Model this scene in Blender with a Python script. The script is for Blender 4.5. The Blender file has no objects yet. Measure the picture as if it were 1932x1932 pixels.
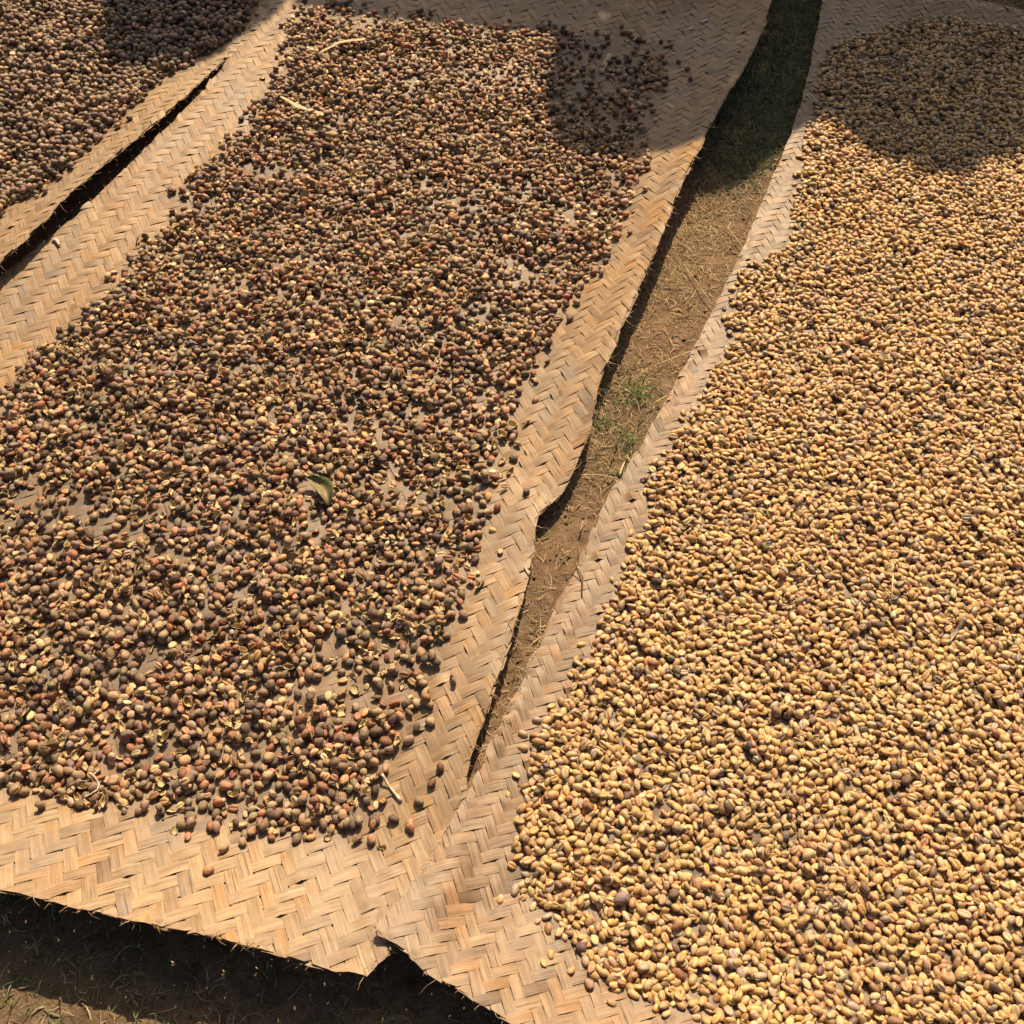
import bpy, math, random
import numpy as np
from mathutils import Vector, Matrix
R = random.Random(7)
NP = np.random.default_rng(11)
scene = bpy.context.scene
COL = scene.collection

# ------------------------------------------------------------------ camera
CAM_H, PITCH, FOCAL = 1.30, math.radians(54.0), 2750.0 / 2448.0     # focal in picture widths
cam_d = bpy.data.cameras.new('camera'); cam = bpy.data.objects.new('camera', cam_d); COL.objects.link(cam)
cam.location = (0, 0, CAM_H); cam.rotation_euler = (math.pi / 2 - PITCH, 0, 0)
cam_d.sensor_width = 36; cam_d.lens = 36 * FOCAL; cam_d.clip_start = 0.02; cam_d.clip_end = 500
scene.camera = cam
# ------------------------------------------------------------------ world, sun, exposure
SUN_EL, SUN_AZ = math.radians(46), math.radians(12)
world = bpy.data.worlds.new('World'); scene.world = world; world.use_nodes = True
wn = world.node_tree.nodes; wl = world.node_tree.links
sky = wn.new('ShaderNodeTexSky'); sky.sky_type = 'NISHITA'; sky.sun_disc = False
sky.sun_elevation = SUN_EL; sky.sun_rotation = SUN_AZ; sky.dust_density = 6.0; sky.ozone_density = 0.6
wn['Background'].inputs['Strength'].default_value = 0.05
wl.new(sky.outputs['Color'], wn['Background'].inputs['Color'])
sun_d = bpy.data.lights.new('sun', 'SUN'); sun = bpy.data.objects.new('sun', sun_d); COL.objects.link(sun)
sun_d.energy = 5.0; sun_d.angle = math.radians(0.5); sun_d.color = (1.0, 0.80, 0.56)
SUN = Vector((math.sin(SUN_AZ) * math.cos(SUN_EL), math.cos(SUN_AZ) * math.cos(SUN_EL), math.sin(SUN_EL)))
sun.rotation_euler = SUN.to_track_quat('Z', 'Y').to_euler(); sun.location = (0, 3, 5)
vs = scene.view_settings
vs.view_transform = 'Standard'; vs.look = 'None'; vs.gamma = 1; vs.exposure = 0.48; vs.use_curve_mapping = False
scene.render.engine = 'CYCLES'; scene.cycles.max_bounces = 7; scene.cycles.diffuse_bounces = 5

# ------------------------------------------------------------------ where things lie: a point of the survey grid (0..1932) on the level z
def gp(x, y, z=0.0):
    u = (x / 1932 - .5) / FOCAL; v = (y / 1932 - .5) / FOCAL
    dy = math.cos(PITCH) - v * math.sin(PITCH); dz = -math.sin(PITCH) - v * math.cos(PITCH)
    t = (z - CAM_H) / dz
    return (u * t, dy * t)
def gpoly(pts, z=0.0): return np.array([gp(p[0], p[1], p[2] if len(p) > 2 else z) for p in pts])
def inside(poly, x, y):
    r = np.zeros(np.shape(x), bool); n = len(poly)
    for i in range(n):
        x0, y0 = poly[i]; x1, y1 = poly[(i + 1) % n]
        if y0 == y1: continue
        c = ((y0 > y) != (y1 > y)) & (x < (x1 - x0) * (y - y0) / (y1 - y0) + x0)
        r ^= c
    return r
def resample(poly, hs, step=0.008):
    P, H = [], []
    n = len(poly)
    for i in range(n):
        a, b = poly[i], poly[(i + 1) % n]; k = max(1, int(np.hypot(*(b - a)) / step))
        for j in range(k):
            f = j / k; P.append(a + (b - a) * f); H.append(hs[i] + (hs[(i + 1) % n] - hs[i]) * f)
    return np.array(P), np.array(H)

# ------------------------------------------------------------------ materials
def mat_new(name, rough=0.6, spec=0.3):
    m = bpy.data.materials.new(name); m.use_nodes = True
    b = m.node_tree.nodes['Principled BSDF']; b.inputs['Roughness'].default_value = rough
    b.inputs['Specular IOR Level'].default_value = spec
    return m, m.node_tree.nodes, m.node_tree.links, b
def ramp(nodes, stops):
    r = nodes.new('ShaderNodeValToRGB'); e = r.color_ramp.elements
    while len(e) < len(stops): e.new(0.5)
    for k, (p, c) in enumerate(stops): e[k].position = p; e[k].color = (*c, 1)
    return r
def mixc(nodes, links, mode, fac, a, b):
    m = nodes.new('ShaderNodeMix'); m.data_type = 'RGBA'; m.blend_type = mode
    for s, v in ((m.inputs[0], fac), (m.inputs[6], a), (m.inputs[7], b)):
        if hasattr(v, 'links') or isinstance(v, bpy.types.NodeSocket): links.new(v, s)
        else: s.default_value = v if not isinstance(v, tuple) else (*v, 1)
    return m.outputs[2]
def noise(nodes, links, vec, scale, detail=3, rough=0.55):
    n = nodes.new('ShaderNodeTexNoise'); n.inputs['Scale'].default_value = scale
    n.inputs['Detail'].default_value = detail; n.inputs['Roughness'].default_value = rough
    if vec is not None: links.new(vec, n.inputs['Vector'])
    return n.outputs['Fac']
def math_n(nodes, links, op, a, b=0.0):
    n = nodes.new('ShaderNodeMath'); n.operation = op
    for s, v in ((n.inputs[0], a), (n.inputs[1], b)):
        if isinstance(v, bpy.types.NodeSocket): links.new(v, s)
        else: s.default_value = v
    return n.outputs[0]

def bamboo_material(name, stops, grey):
    m, N, L, B = mat_new(name, 0.5, 0.35)
    uv = N.new('ShaderNodeUVMap'); uv.uv_map = 'grain'
    oi = N.new('ShaderNodeObjectInfo'); geo = N.new('ShaderNodeNewGeometry')
    off = N.new('ShaderNodeVectorMath'); off.operation = 'MULTIPLY_ADD'
    off.inputs[1].default_value = (1, 1, 1)
    cmb = N.new('ShaderNodeCombineXYZ'); L.new(math_n(N, L, 'MULTIPLY', oi.outputs['Random'], 37.0), cmb.inputs[2])
    L.new(uv.outputs['UV'], off.inputs[0]); L.new(cmb.outputs[0], off.inputs[2])
    def stretched(sx, sy):
        mp = N.new('ShaderNodeMapping'); mp.inputs['Scale'].default_value = (sx, sy, 1)
        L.new(off.outputs[0], mp.inputs['Vector']); return mp.outputs[0]
    fib = noise(N, L, stretched(1500, 26), 1.0, 4, 0.65)          # fine fibres along the strip
    band = noise(N, L, stretched(260, 10), 1.0, 2, 0.5)           # broad streaks along the strip
    crack = noise(N, L, stretched(620, 9), 1.0, 2, 0.5)
    blot = noise(N, L, geo.outputs['Position'], 7.0, 4, 0.6)
    node = noise(N, L, geo.outputs['Position'], 90.0, 3, 0.6)
    # colour of the strip: its own, drifting along its length
    v = math_n(N, L, 'ADD', math_n(N, L, 'MULTIPLY', oi.outputs['Random'], 0.75), math_n(N, L, 'MULTIPLY', noise(N, L, stretched(20, 5), 1.0, 2), 0.75))
    v = math_n(N, L, 'SUBTRACT', v, 0.25)
    rc = ramp(N, stops); L.new(v, rc.inputs[0])
    c = rc.outputs[0]
    rb = ramp(N, [(0.3, (.64, .61, .57)), (0.7, (1.16, 1.14, 1.11))]); L.new(band, rb.inputs[0])
    c = mixc(N, L, 'MULTIPLY', 1.0, c, rb.outputs[0])
    rf = ramp(N, [(0.30, (.50, .45, .40)), (0.5, (.97, .96, .95)), (0.75, (1.18, 1.17, 1.13))]); L.new(fib, rf.inputs[0])
    c = mixc(N, L, 'MULTIPLY', 0.8, c, rf.outputs[0])
    rk = ramp(N, [(0.30, (.24, .18, .14)), (0.335, (1, 1, 1))]); L.new(crack, rk.inputs[0])
    c = mixc(N, L, 'MULTIPLY', 0.85, c, rk.outputs[0])
    rs = ramp(N, [(0.42, (0, 0, 0)), (0.68, (1, 1, 1))]); L.new(blot, rs.inputs[0])
    c = mixc(N, L, 'MIX', math_n(N, L, 'MULTIPLY', rs.outputs[0], grey), c, (0.27, 0.215, 0.155))
    pt = N.new('ShaderNodeAttribute'); pt.attribute_name = 'patina'
    c = mixc(N, L, 'MIX', math_n(N, L, 'MULTIPLY', pt.outputs['Fac'], math_n(N, L, 'ADD', math_n(N, L, 'MULTIPLY', blot, 0.5), 0.42)), c, (0.175, 0.130, 0.090))
    rn = ramp(N, [(0.3, (.80, .78, .75)), (0.55, (1, 1, 1))]); L.new(node, rn.inputs[0])
    c = mixc(N, L, 'MULTIPLY', 0.7, c, rn.outputs[0])
    L.new(c, B.inputs['Base Color'])
    bp = N.new('ShaderNodeBump'); bp.inputs['Strength'].default_value = 0.55; bp.inputs['Distance'].default_value = 0.0006
    hsum = math_n(N, L, 'ADD', fib, math_n(N, L, 'MULTIPLY', rk.outputs[0], 0.7))
    L.new(hsum, bp.inputs['Height']); L.new(bp.outputs[0], B.inputs['Normal'])
    return m
M_BAMBOO_C = bamboo_material('bamboo_straw', [(0.05, (.25, .155, .08)), (0.3, (.37, .245, .13)), (0.55, (.45, .305, .165)), (0.74, (.42, .24, .095)), (0.88, (.33, .24, .155)), (1.0, (.23, .17, .12))], 0.55)
M_BAMBOO_R = bamboo_material('bamboo_weathered', [(0.05, (.21, .135, .08)), (0.3, (.31, .21, .125)), (0.6, (.385, .265, .155)), (0.76, (.38, .215, .10)), (0.9, (.28, .205, .14)), (1.0, (.20, .155, .115))], 0.55)
M_BAMBOO_L = bamboo_material('bamboo_pale', [(0.05, (.30, .195, .105)), (0.4, (.40, .275, .15)), (0.7, (.45, .315, .18)), (1.0, (.36, .27, .175))], 0.4)

def bean_material(name, rough, spec, speck, bump, bscale=420):
    m, N, L, B = mat_new(name, rough, spec)
    at = N.new('ShaderNodeAttribute'); at.attribute_name = 'tint'
    geo = N.new('ShaderNodeNewGeometry')
    n1 = noise(N, L, geo.outputs['Position'], bscale, 3, 0.6)
    n2 = noise(N, L, geo.outputs['Position'], bscale * 2.6, 2, 0.6)
    r1 = ramp(N, [(0.3, (speck, speck * .93, speck * .86)), (0.55, (1, 1, 1)), (0.75, (1.12, 1.1, 1.08))]); L.new(n1, r1.inputs[0])
    c = mixc(N, L, 'MULTIPLY', 1.0, at.outputs['Color'], r1.outputs[0])
    L.new(c, B.inputs['Base Color'])
    bp = N.new('ShaderNodeBump'); bp.inputs['Strength'].default_value = bump; bp.inputs['Distance'].default_value = 0.0012
    L.new(math_n(N, L, 'ADD', n1, math_n(N, L, 'MULTIPLY', n2, 0.5)), bp.inputs['Height']); L.new(bp.outputs[0], B.inputs['Normal'])
    return m
M_PARCH = bean_material('parchment_skin', 0.42, 0.4, 0.72, 0.35)
M_CHERRY = bean_material('dried_fruit_skin', 0.55, 0.35, 0.58, 0.6, 520)
def attr_material(name, rough=0.7, spec=0.2):
    m, N, L, B = mat_new(name, rough, spec)
    at = N.new('ShaderNodeAttribute'); at.attribute_name = 'tint'
    geo = N.new('ShaderNodeNewGeometry')
    r = ramp(N, [(0.3, (.65, .62, .6)), (0.7, (1.2, 1.2, 1.2))]); L.new(noise(N, L, geo.outputs['Position'], 160, 3), r.inputs[0])
    L.new(mixc(N, L, 'MULTIPLY', 1.0, at.outputs['Color'], r.outputs[0]), B.inputs['Base Color'])
    return m
M_BLADE = attr_material('dry_blades', 0.6, 0.3)
M_LEAF = attr_material('leaf_skin', 0.5, 0.4)
M_WOOD = attr_material('plant_fibre', 0.65, 0.25)

def ground_material():
    m, N, L, B = mat_new('bare_soil', 0.95, 0.1)
    geo = N.new('ShaderNodeNewGeometry'); P = geo.outputs['Position']
    big = noise(N, L, P, 5.0, 4, 0.6); mid = noise(N, L, P, 45.0, 5, 0.65); fine = noise(N, L, P, 330.0, 4, 0.7)
    r = ramp(N, [(0.3, (.12, .078, .046)), (0.5, (.235, .152, .09)), (0.72, (.33, .22, .132))]); L.new(mid, r.inputs[0])
    r2 = ramp(N, [(0.3, (.5, .47, .44)), (0.6, (1.05, 1.05, 1.05))]); L.new(fine, r2.inputs[0])
    c = mixc(N, L, 'MULTIPLY', 0.9, r.outputs[0], r2.outputs[0])
    r3 = ramp(N, [(0.45, (0, 0, 0)), (0.6, (1, 1, 1))]); L.new(big, r3.inputs[0])
    c = mixc(N, L, 'MIX', math_n(N, L, 'MULTIPLY', r3.outputs[0], 0.4), c, (.13, .105, .06))
    L.new(c, B.inputs['Base Color'])
    bp = N.new('ShaderNodeBump'); bp.inputs['Strength'].default_value = 0.9; bp.inputs['Distance'].default_value = 0.006
    L.new(math_n(N, L, 'ADD', mid, math_n(N, L, 'MULTIPLY', fine, 0.4)), bp.inputs['Height']); L.new(bp.outputs[0], B.inputs['Normal'])
    return m
M_GROUND = ground_material()

# ------------------------------------------------------------------ mesh helpers
def mesh_np(name, verts, faces, cols=None, mat=None, smooth=True):
    verts = np.ascontiguousarray(verts, dtype=np.float32); faces = np.asarray(faces, dtype=np.int32)
    k = faces.shape[1]
    me = bpy.data.meshes.new(name)
    me.vertices.add(len(verts)); me.vertices.foreach_set('co', verts.ravel())
    me.loops.add(faces.size); me.loops.foreach_set('vertex_index', faces.ravel())
    me.polygons.add(len(faces)); me.polygons.foreach_set('loop_start', np.arange(0, faces.size, k, dtype=np.int32))
    if smooth: me.polygons.foreach_set('use_smooth', np.ones(len(faces), bool))
    if cols is not None:
        a = me.attributes.new('tint', 'FLOAT_COLOR', 'POINT')
        c4 = np.ones((len(verts), 4), np.float32); c4[:, :3] = cols
        a.data.foreach_set('color', c4.ravel())
    me.update(calc_edges=True)
    if mat: me.materials.append(mat)
    return me
def obj(name, me, label=None, cat=None, group=None, kind=None, parent=None):
    o = bpy.data.objects.new(name, me); COL.objects.link(o)
    if label: o['label'] = label
    if cat: o['category'] = cat
    if group: o['group'] = group
    if kind: o['kind'] = kind
    if parent: o.parent = parent
    return o
def empty(name, label, cat, group=None, loc=(0, 0, 0)):
    o = obj(name, None, label, cat, group); o.location = loc; o.empty_display_size = 0.05
    return o

# ------------------------------------------------------------------ ground
def vnoise(x, y, seed=0):
    r = np.random.default_rng(seed); ph = r.uniform(0, 6.28, 24); out = 0
    for k in range(12):
        f = 2.5 * 1.45 ** k; a = r.uniform(0, 6.28)
        out = out + np.sin((x * math.cos(a) + y * math.sin(a)) * f * 6.28 / 2 + ph[k]) * (0.75 ** k)
    return out / 3
gx = np.concatenate([-np.geomspace(150, 1.5, 26), np.arange(-1.4, 1.601, 0.02), np.geomspace(1.7, 150, 26)])
gy = np.concatenate([-np.geomspace(150, 0.2, 30), np.arange(-0.1, 2.601, 0.02), np.geomspace(2.7, 200, 26)])
GX, GY = np.meshgrid(gx, gy)
def ground_z(x, y): return np.clip(vnoise(x * 2.2, y * 2.2, 3) * 0.0045, -0.008, 0.004) - 0.002
GZ = ground_z(GX, GY) * np.exp(-np.maximum(0, np.hypot(GX, GY - 1) - 3) ** 2)
idx = np.arange(GX.size).reshape(GX.shape)
gf = np.stack([idx[:-1, :-1], idx[:-1, 1:], idx[1:, 1:], idx[1:, :-1]], -1).reshape(-1, 4)
obj('ground', mesh_np('ground', np.stack([GX, GY, GZ], -1).reshape(-1, 3), gf, None, M_GROUND), kind='structure')

# ------------------------------------------------------------------ mats: outlines (survey grid x, y, height of the rim)
CENTRE = [(1470, -70, .05), (1455, 0, .05), (1440, 60, .052), (1400, 140, .056), (1340, 240, .06), (1318, 290, .062), (1290, 340, .062), (1255, 430, .058), (1215, 530, .052),
          (1175, 620, .046), (1133, 715, .038), (1112, 820, .032), (1085, 885, .025), (1062, 930, .02), (1047, 952, .018), (1022, 966, .02), (1008, 985, .02), (1010, 1015, .018), (1003, 1060, .016),
          (990, 1120, .018), (958, 1230, .022), (922, 1335, .022), (893, 1420, .018), (880, 1475, .014), (885, 1560, .006), (855, 1680, .02), (790, 1770, .045), (738, 1795, .058),
          (712, 1822, .062), (690, 1843, .064), (668, 1836, .066), (640, 1840, .066), (575, 1822, .066), (530, 1806, .066), (480, 1790, .067), (440, 1783, .067), (400, 1768, .068), (350, 1762, .068), (300, 1748, .069), (250, 1744, .069), (205, 1730, .07), (140, 1716, .071),
          (95, 1702, .071), (50, 1693, .072), (0, 1684, .073), (-140, 1650, .07), (-200, 1600, .05), (-200, 1100, .004), (-190, 800, .004), (-80, 610, .004), (0, 536, .006), (60, 484, .008), (130, 428, .010),
          (200, 362, .011), (260, 303, .012), (330, 236, .012), (385, 180, .010), (430, 125, .006), (420, 60, .002), (420, -80, .0)]
RIGHT = [(1560, -70, .012), (1547, 30, .010), (1532, 110, .009), (1510, 200, .008), (1480, 288, .006), (1440, 378, .006), (1402, 472, .006), (1350, 578, .006), (1302, 676, .006), (1242, 786, .006),
         (1196, 868, .006), (1152, 930, .006), (1122, 998, .006), (1090, 1070, .006), (1048, 1152, .006), (1008, 1240, .006), (962, 1340, .006), (920, 1420, .008), (888, 1492, .012), (842, 1572, .018),
         (800, 1650, .028), (745, 1712, .052), (704, 1752, .066), (716, 1772, .066), (738, 1778, .066), (780, 1812, .066), (812, 1845, .066), (850, 1864, .066), (900, 1893, .066), (960, 1930, .066), (1030, 1975, .066), (1150, 2040, .06),
         (1500, 2060, .03), (2060, 2070, .004), (2090, 1400, .004), (2090, 600, .004), (2090, 52, .008), (1990, 33, .02), (1932, 26, .022), (1870, 12, .022), (1805, 0, .022), (1740, -25, .02), (1690, -70, .02)]
LEFT = [(-200, -80, .0), (575, -80, .0), (545, -20, .0), (528, 12, .0), (500, 46, .0), (462, 82, .001), (432, 110, .006), (390, 150, .018), (330, 206, .032), (262, 264, .04), (200, 313, .043), (130, 373, .044), (60, 449, .044),
        (0, 503, .042), (-80, 560, .04), (-180, 632, .03)]
def outline(pts, jit, seed):
    r = np.random.default_rng(seed)
    P, H = resample(gpoly(pts), [p[2] for p in pts], 0.006)
    n = len(P); T = np.roll(P, -1, 0) - np.roll(P, 1, 0); T /= np.linalg.norm(T, axis=1)[:, None] + 1e-9
    w = r.normal(0, 1, n); w = (w + np.roll(w, 1) + np.roll(w, 2)) / 1.7
    return P + np.stack([T[:, 1], -T[:, 0]], -1) * (w * jit)[:, None], H
X0, X1, Y0, Y1, RES = -1.6, 1.75, 0.10, 2.75, 0.01
fx = np.arange(X0, X1, RES); fy = np.arange(Y0, Y1, RES)
FX, FY = np.meshgrid(fx, fy)
def field(P, H, Lc, base):
    d2 = np.full(FX.shape, 1e9); hn = np.zeros(FX.shape)
    for (px, py), h in zip(P, H):
        q = (FX - px) ** 2 + (FY - py) ** 2; m = q < d2; d2[m] = q[m]; hn[m] = h
    d = np.sqrt(d2); ins = inside(P, FX, FY)
    z = np.where(ins, hn * np.clip(1 - d / Lc, 0, 1) ** 1.8, hn - d * 0.7)
    z = np.maximum(z, np.where(ins, 0, -1))
    return z + base, ins
def blur(a, n=2):
    for _ in range(n):
        p = np.pad(a, 1, 'edge'); a = (p[1:-1, :-2] + p[1:-1, 2:] + p[:-2, 1:-1] + p[2:, 1:-1] + 2 * p[1:-1, 1:-1]) / 6
    return a
PC, HC = outline(CENTRE, 0.0009, 1); PR, HR = outline(RIGHT, 0.0008, 2); PL, HL = outline(LEFT, 0.0008, 3)
ZC, IC = field(PC, HC, 0.20, 0.007); ZC = ZC + np.where(IC, vnoise(FX * .8, FY * .8, 5) * .0025 + .0025, 0)
ZR, IR = field(PR, HR, 0.19, 0.007); ZR = ZR + np.where(IR, vnoise(FX * .9, FY * .9, 6) * .002 + .002, 0)
ZL, IL = field(PL, HL, 0.20, 0.007)
ZR = np.where(IR, blur(np.maximum(ZR, ZC + 0.010), 2), ZR)
ZL = np.where(IL, blur(np.maximum(ZL, np.where(IC, ZC, -1) + 0.003), 3), ZL)
def sample(Z, x, y):
    u = np.clip((np.asarray(x) - X0) / RES, 0, len(fx) - 1.001); v = np.clip((np.asarray(y) - Y0) / RES, 0, len(fy) - 1.001)
    i = u.astype(int); j = v.astype(int); a = u - i; b = v - j
    return (Z[j, i] * (1 - a) + Z[j, i + 1] * a) * (1 - b) + (Z[j + 1, i] * (1 - a) + Z[j + 1, i + 1] * a) * b

def clip_line(P, o, d):
    """parameters at which the line o + t d crosses the closed outline P"""
    Q = np.roll(P, -1, 0); n = np.array([-d[1], d[0]])
    a = (P - o) @ n; b = (Q - o) @ n
    m = (a > 0) != (b > 0)
    f = a[m] / (a[m] - b[m]); X = P[m] + (Q[m] - P[m]) * f[:, None]
    return np.sort((X - o) @ d)
AMP, THICK = 0.00070, 0.0006
def weave_mat(name, label, P, Z, theta, pitch, mat, seed, loose, spread):
    patina = blur(inside(spread, FX, FY).astype(float), 6)
    rr = np.random.default_rng(seed)
    root = empty(name, label, 'woven mat', 'woven bamboo drying mats', (float(P[:, 0].mean()), float(P[:, 1].mean()), 0))
    org = np.array([P[:, 0].mean(), P[:, 1].mean()])
    dU = np.array([math.cos(theta), math.sin(theta)]); dV = np.array([-math.sin(theta), math.cos(theta)])
    strips = []
    for warp in (True, False):
        d, n = (dV, dU) if warp else (dU, dV)
        s = (P - org) @ n
        for i in range(int(math.floor(s.min() / pitch)), int(math.ceil(s.max() / pitch)) + 1):
            w = pitch * rr.uniform(0.88, 0.992) / 2
            c0 = (i + 0.5) * pitch + rr.normal(0, pitch * 0.03)
            lanes = [clip_line(P, org + n * (c0 + o), d) for o in (-w, 0, w)]
            for k in range(0, len(lanes[1]) - 1, 2):
                a, b = lanes[1][k], lanes[1][k + 1]
                if b - a < pitch * 0.6: continue
                ends = []
                for ln in lanes:
                    q = [t for t in ln if abs(t - a) < 2.5 * pitch]; r_ = [t for t in ln if abs(t - b) < 2.5 * pitch]
                    ends.append([min(q, key=lambda t: abs(t - a)) if q else a, min(r_, key=lambda t: abs(t - b)) if r_ else b])
                e = np.array(ends) + rr.normal(0, 0.0013, (1, 2)) + rr.normal(0, 0.0004, (3, 2))
                lo, hi = e[:, 0].max(), e[:, 1].min()
                kk = np.arange(math.ceil((lo + pitch * .2) / pitch * 2), math.floor((hi - pitch * .2) / pitch * 2) + 1)
                T = np.vstack([e[:, 0][None], np.repeat((kk * pitch / 2)[:, None], 3, 1), e[:, 1][None]])       # samples x lanes
                tc = T[:, 1]
                cell = np.floor(tc / pitch + 1e-6).astype(int)
                over = ((i - cell) % 4 < 2) if warp else ~(((cell - i) % 4) < 2)
                prev = np.floor(tc / pitch - 0.5 + 1e-3).astype(int)
                pov = ((i - prev) % 4 < 2) if warp else ~(((prev - i) % 4) < 2)
                on_line = np.abs(tc / pitch - np.round(tc / pitch)) < 0.1
                zc = np.where(over, 1.0, -1.0); zp = np.where(pov, 1.0, -1.0)
                h = np.where(on_line, np.where(zc == zp, zc * 1.2, 0.0), zc)
                lift = np.zeros(len(tc))                                          # slack spans stand a little proud
                for q in np.where(on_line & (zc == 1) & (zp == 1))[0]:
                    lift[q] = abs(rr.normal(0, 0.0004)) + (rr.uniform(0.001, 0.0035) if rr.random() < loose else 0)
                lift[0] += min(rr.exponential(0.0011), .004); lift[-1] += min(rr.exponential(0.0011), .004)
                wob = np.cumsum(rr.normal(0, 0.00012, len(tc))); wob -= np.linspace(wob[0], wob[-1], len(tc))
                tilt = rr.normal(0, 0.00026, len(tc))
                V = []; UV = []
                for li, o in enumerate((-w, 0, w)):
                    xy = org[None] + n[None] * (c0 + o + wob)[:, None] + d[None] * T[:, li][:, None]
                    z = sample(Z, xy[:, 0], xy[:, 1]) + h * AMP + lift + (0.00016 if li == 1 else 0) + tilt * (li - 1)
                    V.append(np.column_stack([xy, z + THICK / 2])); UV.append(np.column_stack([np.full(len(tc), o + w), T[:, li]]))
                for li, o in ((2, w), (0, -w)):
                    q = V[li].copy(); q[:, 2] -= THICK; V.append(q); UV.append(UV[li])
                m = len(tc)
                V = np.stack(V, 1).reshape(-1, 3); UV = np.stack(UV, 1).reshape(-1, 2)
                a0 = np.arange(m - 1)[:, None] * 5
                F = np.concatenate([np.concatenate([a0 + j, a0 + (j + 1) % 5, a0 + 5 + (j + 1) % 5, a0 + 5 + j], 1) for j in range(5)])
                strips.append((b - a, V, F, UV))
    strips.sort(key=lambda s: -s[0])
    loc = np.array(root.location)
    def build(V, F, UV, kind=None, nm='short_strips'):
        me = mesh_np('bamboo_strip', V - loc, F, None, mat)
        pa = me.attributes.new('patina', 'FLOAT', 'POINT'); pa.data.foreach_set('value', sample(patina, V[:, 0], V[:, 1]).astype(np.float32))
        l = me.uv_layers.new(name='grain'); l.data.foreach_set('uv', UV[F.ravel()].astype(np.float32).ravel())
        me.set_sharp_from_angle(angle=math.radians(55))
        obj('bamboo_strip' if not kind else nm, me, kind=kind, parent=root)
    for _, V, F, UV in strips[:300]: build(V, F, UV)
    rest = strips[300:]
    if rest:
        off = np.cumsum([0] + [len(s[1]) for s in rest])
        build(np.concatenate([s[1] for s in rest]), np.concatenate([s[2] + o for s, o in zip(rest, off)]), np.concatenate([s[3] for s in rest]), 'stuff')
    V, F = [], []
    for q in range(int(len(P) * 1.1)):
        k = int(rr.integers(len(P))); b = P[k] - (P[k] - org) / np.linalg.norm(P[k] - org) * rr.uniform(0, .006)
        d = (dU, dV)[int(rr.integers(2))]; d = d * (1 if d @ (b - org) > 0 else -1); a = math.atan2(d[1], d[0]) + rr.normal(0, .25); ln = min(rr.exponential(.006) + .003, .024); w = rr.uniform(.00025, .0008)
        z0 = float(sample(Z, b[0], b[1])) + rr.normal(.0004, .0008); o = len(V); up = rr.normal(.15, .3)
        for f in (0, .55, 1):
            c = np.array([b[0] + math.cos(a + f * .3) * ln * f, b[1] + math.sin(a + f * .3) * ln * f, z0 + ln * up * f]); sd = np.array([-math.sin(a), math.cos(a), .3]) * w * (1 - f * .8)
            V += [c - sd, c + sd]
        F += [(o, o + 1, o + 3, o + 2), (o + 2, o + 3, o + 5, o + 4)]
    V = np.array(V); F = np.array(F); build(V, F, V[:, :2].copy(), 'stuff', 'frayed_fibres')
    return root
BEANS_C = [(560, 30), (580, 20), (630, 12), (664, 30), (734, 33), (811, 32), (870, 50), (912, 57), (980, 62), (1046, 50), (1100, 75), (1156, 62), (1205, 75), (1247, 87), (1262, 125), (1250, 160), (1222, 185), (1213, 228), (1190, 262), (1198, 300), (1212, 335),
           (1195, 368), (1184, 410), (1158, 449), (1146, 496), (1108, 550), (1064, 580), (1044, 616), (1032, 654), (1006, 690), (982, 738), (960, 780), (957, 831), (940, 878), (945, 935), (922, 970), (905, 1010), (890, 1046), (892, 1096), (880, 1140),
           (845, 1200), (832, 1225), (815, 1290), (795, 1340), (770, 1390), (742, 1430), (712, 1452), (700, 1500), (726, 1525), (740, 1550), (690, 1560), (672, 1590), (636, 1581), (600, 1588), (570, 1594), (519, 1580), (476, 1588), (429, 1571), (380, 1555), (335, 1540), (300, 1528), (281, 1518), (240, 1515), (200, 1525), (161, 1524), (100, 1518), (50, 1491), (0, 1476),
           (-70, 1462), (-80, 1000), (-60, 830), (0, 775), (25, 735), (60, 690), (140, 620), (180, 588), (230, 522), (272, 478), (322, 425), (335, 385), (385, 325), (430, 290), (470, 258), (492, 222), (515, 185), (540, 145), (545, 100)]
BEANS_L = [(-90, -50), (478, -50), (476, 0), (469, 30), (436, 66), (400, 92), (352, 124), (318, 140), (280, 168), (248, 204), (215, 246), (176, 270), (150, 306), (117, 338), (88, 360), (60, 382), (20, 398), (0, 412), (-90, 455)]
BEANS_R = [(1573, 92), (1620, 80), (1660, 64), (1720, 48), (1787, 46), (1854, 57), (1932, 76), (2010, 100), (2015, 800), (2015, 1500), (2010, 1995), (1420, 1995), (1330, 1950), (1264, 1908), (1222, 1898), (1180, 1880), (1140, 1856), (1098, 1822), (1090, 1790), (1050, 1766), (1026, 1730), (1010, 1702),
           (962, 1672), (966, 1633), (986, 1586), (973, 1553), (980, 1519), (993, 1476), (1003, 1452), (1006, 1392), (1046, 1352), (1066, 1325), (1072, 1300), (1080, 1267), (1116, 1230), (1143, 1176), (1164, 1096), (1190, 1073), (1188, 1030), (1224, 1020), (1234, 972), (1217, 939), (1234, 890),
           (1260, 862), (1277, 831), (1290, 790), (1320, 776), (1338, 731), (1349, 701), (1376, 687), (1388, 648), (1375, 606), (1382, 576), (1395, 526), (1430, 502), (1468, 486), (1496, 449), (1502, 399), (1506, 352), (1516, 328), (1519, 285), (1530, 248), (1546, 194), (1549, 157), (1562, 121)]
weave_mat('woven_mat', 'wide woven bamboo mat in the middle, spread with brown dried coffee cherries', PC, ZC, math.radians(24), 0.0155, M_BAMBOO_C, 21, 0.05, gpoly(BEANS_C, .008))
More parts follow.
